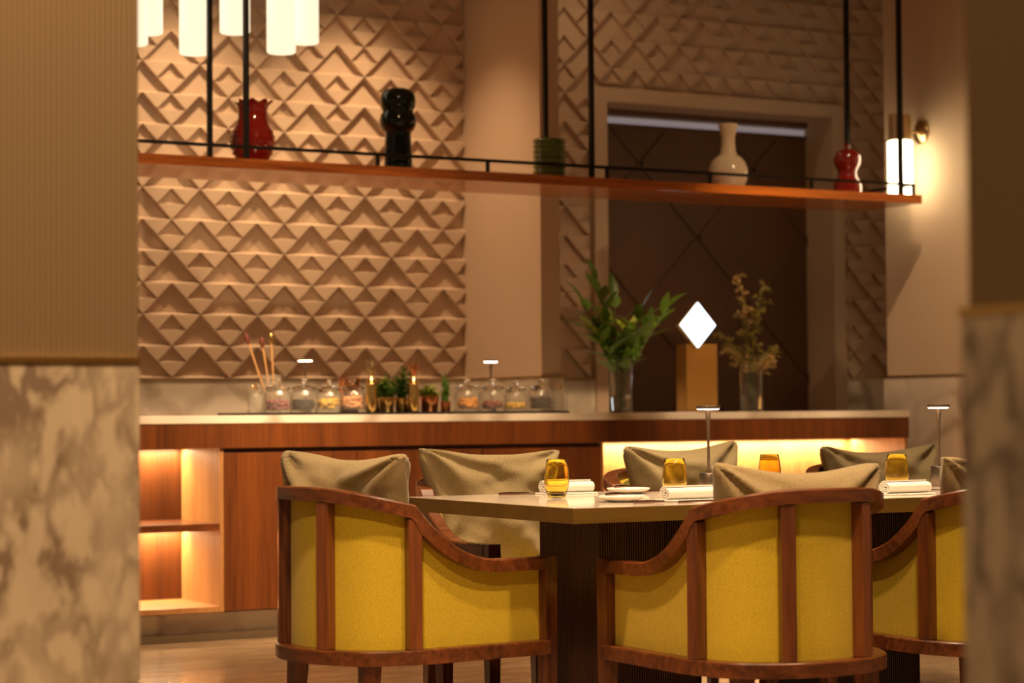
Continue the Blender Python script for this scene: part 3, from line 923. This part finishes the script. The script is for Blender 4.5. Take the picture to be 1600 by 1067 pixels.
t, vx2 = glass_vase(1174, 'clear glass cylinder vase of feathery olive fronds on the bar', VYC, .255)
vx = vx2
g = thing('feathery_fronds', 'spray of wispy olive and dry fronds in the right glass vase', 'greenery', (vx, VYC, CT + .09))
rnd = random.Random(5)
for n_, (px_, py_, dy, mt) in enumerate(((1150, 432, 0, 'dry_frond'), (1195, 445, .03, 'olive_frond'), (1120, 520, -.02, 'olive_frond'), (1212, 540, .04, 'olive_frond'), (1180, 490, -.05, 'olive_frond'), (1140, 545, .06, 'dry_frond'), (1205, 560, -.04, 'dry_frond'), (1160, 470, .08, 'olive_frond'))):
    tp = tip(px_, py_, dy)
    b = Vector((rnd.uniform(-.02, .02), rnd.uniform(-.02, .02), -.06)); mid = Vector((tp.x * .1, tp.y * .2, max(.19, tp.z * .8)))
    pts = [b * (1 - s) ** 2 + mid * 2 * s * (1 - s) + tp * s * s for s in [i / 12 for i in range(13)]]
    st = part('stem', MB().tube(pts, .0018, 5), 'stem_green', g, True)
    m = MB()
    for q in range(20):
        s = .40 + .60 * (q + rnd.random()) / 20; jx = min(11, int(s * 12)); p = pts[jx].lerp(pts[min(12, jx + 1)], s * 12 - jx)
        tan = (pts[min(12, jx + 1)] - pts[jx]).normalized()
        br = (tan * .7 + Vector((rnd.uniform(-1, 1), rnd.uniform(-1, 1), rnd.uniform(-.7, .5)))).normalized() * rnd.uniform(.05, .11) * (1.25 - .75 * s)
        sag_ = Vector((0, 0, -.02))
        bp = [p, p + br * .5 + sag_ * .2, p + br + sag_]
        m.tube(bp, [.0011, .0009, .0006], 4)
        for i in range(26):
            f = rnd.random(); pp = bp[0].lerp(bp[1], f * 2) if f < .5 else bp[1].lerp(bp[2], f * 2 - 1)
            d = (br.normalized() * .8 + Vector((rnd.uniform(-1, 1), rnd.uniform(-1, 1), rnd.uniform(-.8, .8)))).normalized() * rnd.uniform(.012, .028)
            sd = d.cross(Vector((rnd.uniform(-1, 1), rnd.uniform(-1, 1), 1))).normalized() * .0014
            m.add([pp - sd, pp + sd, pp + d * .6 + sd * 1.2, pp + d, pp + d * .6 - sd * 1.2], [(0, 1, 2, 3, 4)])
    part('frond', m, mt, g, kind='stuff')

# ------------------------------------------------------------------ dining table
TX0, TX1, TY0, TY1 = 2.8907, 5.40, 4.894, 5.885
tb = thing('dining_table', 'long stone topped dining table with bronze edge and fluted dark bases', 'table', (TX0, TY0, 0))
LX, LY = TX1 - TX0, TY1 - TY0
part('stone_top', MB().box(.004, LX - .004, .004, LY - .004, .735, TT), 'table_stone', tb, bevel=.001, label='polished pale stone table top')
for nm, b in (('edge_band', (0, LX, 0, .0035)), ('edge_band', (0, LX, LY - .0035, LY)), ('edge_band', (0, .0035, .0036, LY - .0036)), ('edge_band', (LX - .0035, LX, .0036, LY - .0036))):
    part(nm, MB().box(*b, .7085, .7485), 'table_edge_wood', tb, label='bronze brown table edge')
part('under_top', MB().box(.004, LX - .004, .004, LY - .004, .7085, .7345), 'dark_slat', tb)
for xa in (.275, 1.09, 1.905):
    w, y0, y1 = .335, .33, .66
    pd = part('pedestal', MB().box(xa + .006, xa + w - .006, y0 + .006, y1 - .006, 0, .708), 'dark_slat', tb)
    m = MB()
    n = 42
    pit = w / n
    for k in range(n):
        a = xa + (k + .22) * pit
        m.box(a, a + pit * .56, y0, y0 + .0055, .004, .706); m.box(a, a + pit * .56, y1 - .0055, y1, .004, .706)
    n2 = 41; pit = (y1 - y0) / n2
    for k in range(n2):
        a = y0 + (k + .22) * pit
        m.box(xa, xa + .0055, a, a + pit * .56, .004, .706); m.box(xa + w - .0055, xa + w, a, a + pit * .56, .004, .706)
    part('flutes', m, 'dark_slat', pd, kind='stuff')

# ------------------------------------------------------------------ chairs
CTRL = [(.266, .339), (.267, .20), (.268, .05), (.263, -.09), (.216, -.205), (.115, -.270), (0, -.290), (-.115, -.270), (-.216, -.205), (-.263, -.09), (-.268, .05), (-.267, .20), (-.266, .339)]


def cr(p0, p1, p2, p3, t):
    return tuple(.5 * (2 * b + (c_ - a) * t + (2 * a - 5 * b + 4 * c_ - d) * t * t + (3 * b - a - 3 * c_ + d) * t ** 3) for a, b, c_, d in zip(p0, p1, p2, p3))


CURVE = []
NS = 10
for i in range(len(CTRL) - 1):
    p = [CTRL[max(0, i - 1)], CTRL[i], CTRL[i + 1], CTRL[min(len(CTRL) - 1, i + 2)]]
    for k in range(NS): CURVE.append(Vector((*cr(*p, k / NS), 0)))
CURVE.append(Vector((*CTRL[-1], 0)))
NC = len(CURVE)                      # 121 samples; A = 30, B = 50, centre 60, C = 70, A' = 90
NORM = []
for i in range(NC):
    tg = (CURVE[min(i + 1, NC - 1)] - CURVE[max(i - 1, 0)]).normalized()
    n_ = Vector((-tg.y, tg.x, 0))
    if n_.dot(CURVE[i] - Vector((0, .1, 0))) < 0: n_ = -n_
    NORM.append(n_)
IA, IB = 30, 50


def rail_top(i):
    j = i if i <= 60 else 120 - i
    if j >= IA:
        s = (j - IA) / (60 - IA)
        return .757 + .048 * math.sin(PI / 2 * min(1, s * 1.25)) if s < .8 else .805
    s = (IA - j) / IA
    if s >= .62: return .603
    return .603 + .154 * (1 - s / .62) ** 2.1


def section(i, r0, r1, z0, z1):
    c_, n_ = CURVE[i], NORM[i]
    a, b = c_ + n_ * r0, c_ + n_ * r1
    e = .004
    return [(a.x, a.y, z0), (b.x, b.y, z0), (b.x, b.y, z1 - e), ((b - n_ * e).x, (b - n_ * e).y, z1), ((a + n_ * e).x, (a + n_ * e).y, z1), (a.x, a.y, z1 - e)]


def thick(i):
    i0, i1 = max(0, i - 1), min(NC - 1, i + 1)
    sl = abs(rail_top(i1) - rail_top(i0)) / max(1e-4, (CURVE[i1] - CURVE[i0]).length)
    return .036 * min(1.75, math.sqrt(1 + sl * sl))


def make_chair():
    t = thing('dining_armchair', '', 'chair')
    # U-shaped seat rail, top rail and the two arms
    part('seat_rail', MB().sweep([section(i, -.034, .026, .333, .372) for i in range(0, NC, 2)]), 'walnut_rail', t, True, angle=30)
    part('front_rail', MB().box(-.25, .25, .315, .345, .335, .370), 'walnut_rail', t, bevel=.002)
    part('top_rail', MB().sweep([section(i, -.022, .024, rail_top(i) - thick(i), rail_top(i)) for i in range(IA - 1, NC - IA + 1)]), 'walnut_rail', t, True, angle=30)
    for s in (0, 1):
        idx = range(1, IA) if s == 0 else range(NC - IA, NC - 1)
        part('arm', MB().sweep([section(i, -.021, .023, rail_top(i) - thick(i), rail_top(i) - .0005) for i in idx]), 'walnut_rail', t, True, angle=30)
    # posts
    for i in (IA, IB, NC - 1 - IB, NC - 1 - IA):
        c_, n_ = CURVE[i], NORM[i]; tg = Vector((-n_.y, n_.x, 0))
        m = MB(); rg = []
        for z in (.3725, rail_top(i) - .037):
            rg.append([tuple((c_ + tg * a + n_ * b) + Vector((0, 0, z))) for a, b in ((-.019, -.020), (.019, -.020), (.019, .021), (-.019, .021))])
        part('back_post', m.sweep(rg), 'walnut_chair', t, bevel=.002)
    for sx in (-1, 1):
        x_, y_ = sx * .266, .346
        m = MB()
        rg = []
        for z, w in ((0, .015), (.30, .020), (.375, .021), (.604, .021)):
            rg.append([(x_ - w, y_ - w, z), (x_ + w, y_ - w, z), (x_ + w, y_ + w, z), (x_ - w, y_ + w, z)])
        part('front_leg', m.sweep(rg), 'walnut_chair', t, bevel=.002)
        bx, by = sx * .196, -.185
        m = MB(); rg = []
        for z, w, o_ in ((0, .014, .02), (.333, .024, 0)):
            X, Y = bx + sx * o_ * .5, by - o_
            rg.append([(X - w, Y - w, z), (X + w, Y - w, z), (X + w, Y + w, z), (X - w, Y + w, z)])
        part('rear_leg', m.sweep(rg), 'walnut_chair', t, bevel=.002)
    # upholstered panels between the posts
    for a, b in ((4, IA - 4), (IA + 4, IB - 4), (IB + 4, NC - 1 - IB - 4), (NC - 1 - IB + 4, NC - 1 - IA - 4), (NC - 1 - IA + 4, NC - 5)):
        a2, b2 = a - 3, b + 3
        rg = []
        for i in range(a2, b2 + 1):
            c_, n_ = CURVE[i], NORM[i]; o_, q_ = c_ - n_ * .012, c_ - n_ * .042
            zt = rail_top(i) - thick(i) + .004
            rg.append([(q_.x, q_.y, .3722), (o_.x, o_.y, .3722), (o_.x, o_.y, zt), (q_.x, q_.y, zt)])
        part('fabric_panel', MB().sweep(rg), 'yellow_fabric', t, True, angle=30, label='mustard yellow fabric panel')
    # seat
    m = MB(); rg = []
    for z, g_ in ((.345, .055), (.40, .045), (.445, .045), (.462, .055), (.470, .09), (.474, .17)):
        ring = []
        for i in range(0, NC, 4):
            q_ = CURVE[i] - NORM[i] * g_; ring.append((q_.x, min(q_.y, .325), z))
        rg.append(ring)
    part('seat', m.sweep(rg), 'yellow_fabric', t, True, angle=50, label='padded yellow seat')
    return t


chairs = [(2.64, 5.471, math.radians(-84.6), 'yellow backed walnut armchair at the near left end of the table'),
          (3.353, 4.70, 0, 'yellow backed walnut armchair seen from behind in the middle foreground'),
          (4.143, 4.756, math.radians(1), 'yellow backed walnut armchair partly hidden by the right pillar'),
          (3.395, 6.13, PI, 'walnut armchair across the table behind the nearest amber glass'),
          (4.13, 6.16, PI + .03, 'walnut armchair across the table in front of the bar\'s lit niche'),
          (5.00, 6.18, PI - .04, 'walnut armchair across the table farthest to the right')]
proto = make_chair()
for i, (x, y, rz, lb) in enumerate(chairs):
    o = proto if i == 0 else copy_tree(proto)
    o.location = (x, y, 0); o.rotation_euler = (0, 0, rz)
    tag(o, lb, 'chair', 'walnut and yellow armchairs around the dining table')


# ------------------------------------------------------------------ loose cushions
def pillow(w, h, T, seed, taper=.74, sag=.17, skew=0.0):
    rnd = random.Random(seed); ph = [rnd.uniform(0, 6.28) for _ in range(12)]
    N = 40; vs = []; fs = []
    def P(u, v, sgn):
        rc = 1 - .07 * (abs(u) ** 7) * (abs(v) ** 7)                       # softly rounded corners
        wid = taper + (1 - taper) * (v + 1) / 2
        x = w / 2 * u * wid * rc * (1 - .07 * (1 - v * v) - .02 * math.sin(3 * v + ph[0]))
        bow = (sag if v > 0 else .06) * (1 - u * u)
        z = h / 2 * v * rc * (1 - bow) + skew * u * (v + 1) * .02
        prof = (max(0, 1 - abs(u) ** 3.2) * max(0, 1 - abs(v) ** 3.0)) ** .5
        y = T / 2 * prof
        cr_ = 0
        for k, (cx, cz) in enumerate(((-1, 1), (1, 1), (-1, -1), (1, -1))):   # creases running out of the corners
            dx, dz = u - cx, v - cz; r_ = math.hypot(dx, dz); an = math.atan2(dz, dx)
            cr_ += math.exp(-r_ * 1.3) * math.sin(an * 8 + ph[k] + 1.5 * noise.noise(Vector((u * 2, v * 2, seed)))) * .030
        q = noise.noise(Vector((u * 1.5 + seed * 3.1, v * 1.5, sgn * 2.0))) * .020
        q += noise.noise(Vector((u * 4 + v * 2.5 + seed, v * 5 - u * 2, sgn))) * .009 + cr_
        y += q * prof ** .55
        # the whole pad folds gently
        y0 = .018 * math.sin(2.2 * u + ph[5]) * (v + 1) / 2 + .012 * math.sin(1.8 * v + ph[6])
        return (x, sgn * y + y0, z + h / 2)
    for sgn in (1, -1):
        for i in range(N + 1):
            for j in range(N + 1):
                u, v = -1 + 2 * i / N, -1 + 2 * j / N
                u = math.sin(u * PI / 2) * .45 + u * .55; v = math.sin(v * PI / 2) * .45 + v * .55
                vs.append(P(u, v, sgn))
    M_ = (N + 1) * (N + 1)
    for s in (0, 1):
        for i in range(N):
            for j in range(N):
                a = s * M_ + i * (N + 1) + j
                fs.append((a, a + N + 1, a + N + 2, a + 1))
    m = MB().add(vs, fs)
    me = m.mesh('cushion', 'linen', False)
    bm = bmesh.new(); bm.from_mesh(me)
    bmesh.ops.remove_doubles(bm, verts=bm.verts, dist=1e-4)
    bmesh.ops.recalc_face_normals(bm, faces=bm.faces)
    for f in bm.faces: f.smooth = True
    bm.to_mesh(me); bm.free()
    return me


CU = [(0, (-.03, -.066), 10, .55, .45, .17, 1, 12, 0, 'sand linen cushion propped in the near left armchair'),
      (1, (.025, -.045), 13, .54, .42, .165, 2, -4, 1, 'sand linen cushion in the middle foreground armchair'),
      (2, (-.0, -.06), 13, .54, .43, .17, 3, 0, 0, 'sand linen cushion partly hidden by the right pillar'),
      (3, (0.02, -.065), 11, .54, .435, .17, 4, 2, -2, 'sand linen cushion across the table behind the nearest amber glass'),
      (4, (-.03, -.065), 9, .52, .44, .17, 5, 0, 2, 'sand linen cushion in front of the glowing bar niche'),
      (5, (-.04, -.065), 13, .52, .43, .17, 6, -4, 0, 'sand linen cushion across the table farthest right')]
for ci, (lx, ly), lean, w, h, T, seed, rz, ry, lb in CU:
    cx, cy, crz, _ = chairs[ci]
    o = bpy.data.objects.new('cushion', pillow(w, h, T, seed)); COL.objects.link(o)
    o.matrix_world = Matrix.Translation((cx, cy, 0)) @ Matrix.Rotation(crz, 4, 'Z') @ Matrix.Translation((lx, ly, .468)) @ Matrix.Rotation(math.radians(rz), 4, 'Z') @ Matrix.Rotation(math.radians(ry), 4, 'Y') @ Matrix.Rotation(math.radians(lean), 4, 'X')
    tag(o, lb, 'cushion', 'linen cushions on the armchairs')


# ------------------------------------------------------------------ tableware
def tumbler(px_, py_, label, s=1.0):
    p = at(px_, py_, 2, TT)
    return tag(part('tumbler', MB().lathe([(0, 0), (.022, 0), (.0265, .003), (.033, .018), (.0368, .040), (.0362, .065), (.0325, .092), (.0295, .112), (.0283, .1125), (.0282, .111), (.031, .092), (.0345, .065), (.0350, .040), (.031, .021), (.024, .011), (0, .009)], 48), 'amber_glass', None, True, loc=(p.x, p.y, TT), angle=60), label, 'glass', 'amber stemless tumblers')


tumbler(870, 777, 'amber stemless tumbler standing nearest the table corner')
tumbler(1054.5, 776, 'amber stemless tumbler behind the rolled napkin of the middle place')
p = at(1203, 720, 1, 5.62); tumbler(1203, 764.5, 'amber stemless tumbler half hidden behind the middle cushion')
tumbler(1402, 765, 'amber stemless tumbler behind the right rolled napkin')


def napkin(px_, py_, label, rz, L=.165, yy=None):
    p = at(px_, py_, 2, TT)
    if yy: p = Vector((at(px_, py_, 1, yy).x, yy, TT))
    t = thing('napkin', label, 'napkin', (p.x, p.y, TT), rz, 'rolled white napkins')
    prof = []
    NT = 64
    for i in range(NT + 1):
        s = i / NT; a = s * 2 * PI * 2.6; r = .005 + .0175 * s
        prof.append((r * 1.2 * math.cos(a - PI / 2 - .7), r * .92 * math.sin(a - PI / 2 - .7)))
    zmin = min(q[1] for q in prof)
    inner = []
    for i, (y_, z_) in enumerate(prof):
        d = math.hypot(y_, z_); k = max(.2, (d - .0042) / d); inner.append((y_ * k, z_ * k))
    vs = []; fs = []; off = -zmin + .0052
    for xx in (-L / 2, -L / 2 + .004, L / 2 - .004, L / 2):
        vs += [(xx, y_, z_ + off) for y_, z_ in prof] + [(xx, y_, z_ + off) for y_, z_ in inner]
    n = NT + 1
    for s in range(3):
        o0, o1 = s * 2 * n, (s + 1) * 2 * n
        for i in range(NT):
            fs += [(o0 + i, o0 + i + 1, o1 + i + 1, o1 + i), (o0 + n + i, o1 + n + i, o1 + n + i + 1, o0 + n + i + 1)]
        fs += [(o0 + NT, o0 + n + NT, o1 + n + NT, o1 + NT), (o0, o1, o1 + n, o0 + n)]
    for o0 in (0, 3 * 2 * n):
        for i in range(NT): fs.append((o0 + i, o0 + n + i, o0 + n + i + 1, o0 + i + 1))
    part('rolled_cloth', MB().add(vs, fs), 'napkin_cotton', t, True, angle=60)
    part('folded_tail', MB().box(-L / 2 - .004, L / 2 + .002, -.038, .042, .0005, .005), 'napkin_cotton', t, bevel=.0015)
    return t


napkin(886, 768, 'rolled white napkin behind the nearest amber tumbler', .02, .175, 5.76)
napkin(1077, 779, 'rolled white napkin beside the middle foreground cushion', .06, .17, 5.10)
napkin(1416, 770, 'rolled white napkin near the right table lamp', .05, .165, 5.06)


def dish(px_, py_, label, r=.068, yy=None):
    p = at(px_, py_, 2, TT)
    return tag(part('side_dish', MB().lathe([(0, 0), (r * .55, 0), (r * .6, .002), (r * .9, .010), (r, .0165), (r * .985, .0175), (r * .88, .012), (r * .55, .005), (0, .0045)], 40), 'porcelain', None, True, loc=(p.x, p.y, TT), angle=60), label, 'dish', 'small white dishes'), p


d1, p1 = dish(982, 771, 'small white dish farther across the table')
d2, p2 = dish(972, 784, 'small white dish nearest the table\'s front edge')


def knife(p, rz, label, z=TT, L=.21):
    t = thing('table_knife', label, 'knife', (p[0], p[1], z), rz, 'dark cutlery')
    part('handle', MB().tube([(-L / 2, 0, .0045), (-L * .3, 0, .0048), (0, 0, .004)], [.0038, .0045, .0032], 8), 'cutlery_metal', t, True)
    part('blade', MB().add([(0, -.004, .001), (L * .4, -.009, .001), (L / 2, .003, .001), (0, .004, .001), (0, -.004, .0035), (L * .4, -.009, .002), (L / 2, .003, .0025), (0, .004, .004)],
                           [(3, 2, 1, 0), (4, 5, 6, 7), (0, 1, 5, 4), (1, 2, 6, 5), (2, 3, 7, 6), (3, 0, 4, 7)]), 'cutlery_metal', t)


def fork(p, rz, label, z=TT, L=.19):
    t = thing('table_fork', label, 'fork', (p[0], p[1], z), rz, 'dark cutlery')
    part('handle', MB().tube([(-L / 2, 0, .003), (-L * .1, 0, .0045), (L * .2, 0, .004)], [.004, .003, .0028], 8), 'cutlery_metal', t, True)
    m = MB().box(L * .2, L * .3, -.010, .010, .0032, .0055)
    for k in range(4): m.box(L * .3, L / 2, -.010 + k * .006, -.0075 + k * .006, .0035, .0055)
    part('tines', m, 'cutlery_metal', t)


q = at(826, 770.5, 1, 5.80)
knife((q.x, 5.80), 0.02, 'dark table knife left of the nearest amber tumbler')
fork((q.x + .40, 5.70), .02, 'dark fork right of the napkin behind the nearest tumbler')
knife((p1.x, p1.y), .3, 'dark butter knife lying across the farther white dish', TT + .0185, .13)
knife((p2.x, p2.y), .25, 'dark butter knife lying across the nearer white dish', TT + .0185, .13)
q = at(1028, 782, 1, 5.06); knife((q.x, 5.03), .03, 'dark table knife left of the middle napkin', TT, .2)
q = at(1100, 782, 1, 5.0); fork((q.x, 4.985), .02, 'dark fork below the middle rolled napkin')
q = at(1448, 764, 1, 5.28); knife((q.x, 5.28), .03, 'dark table knife beside the right rolled napkin')
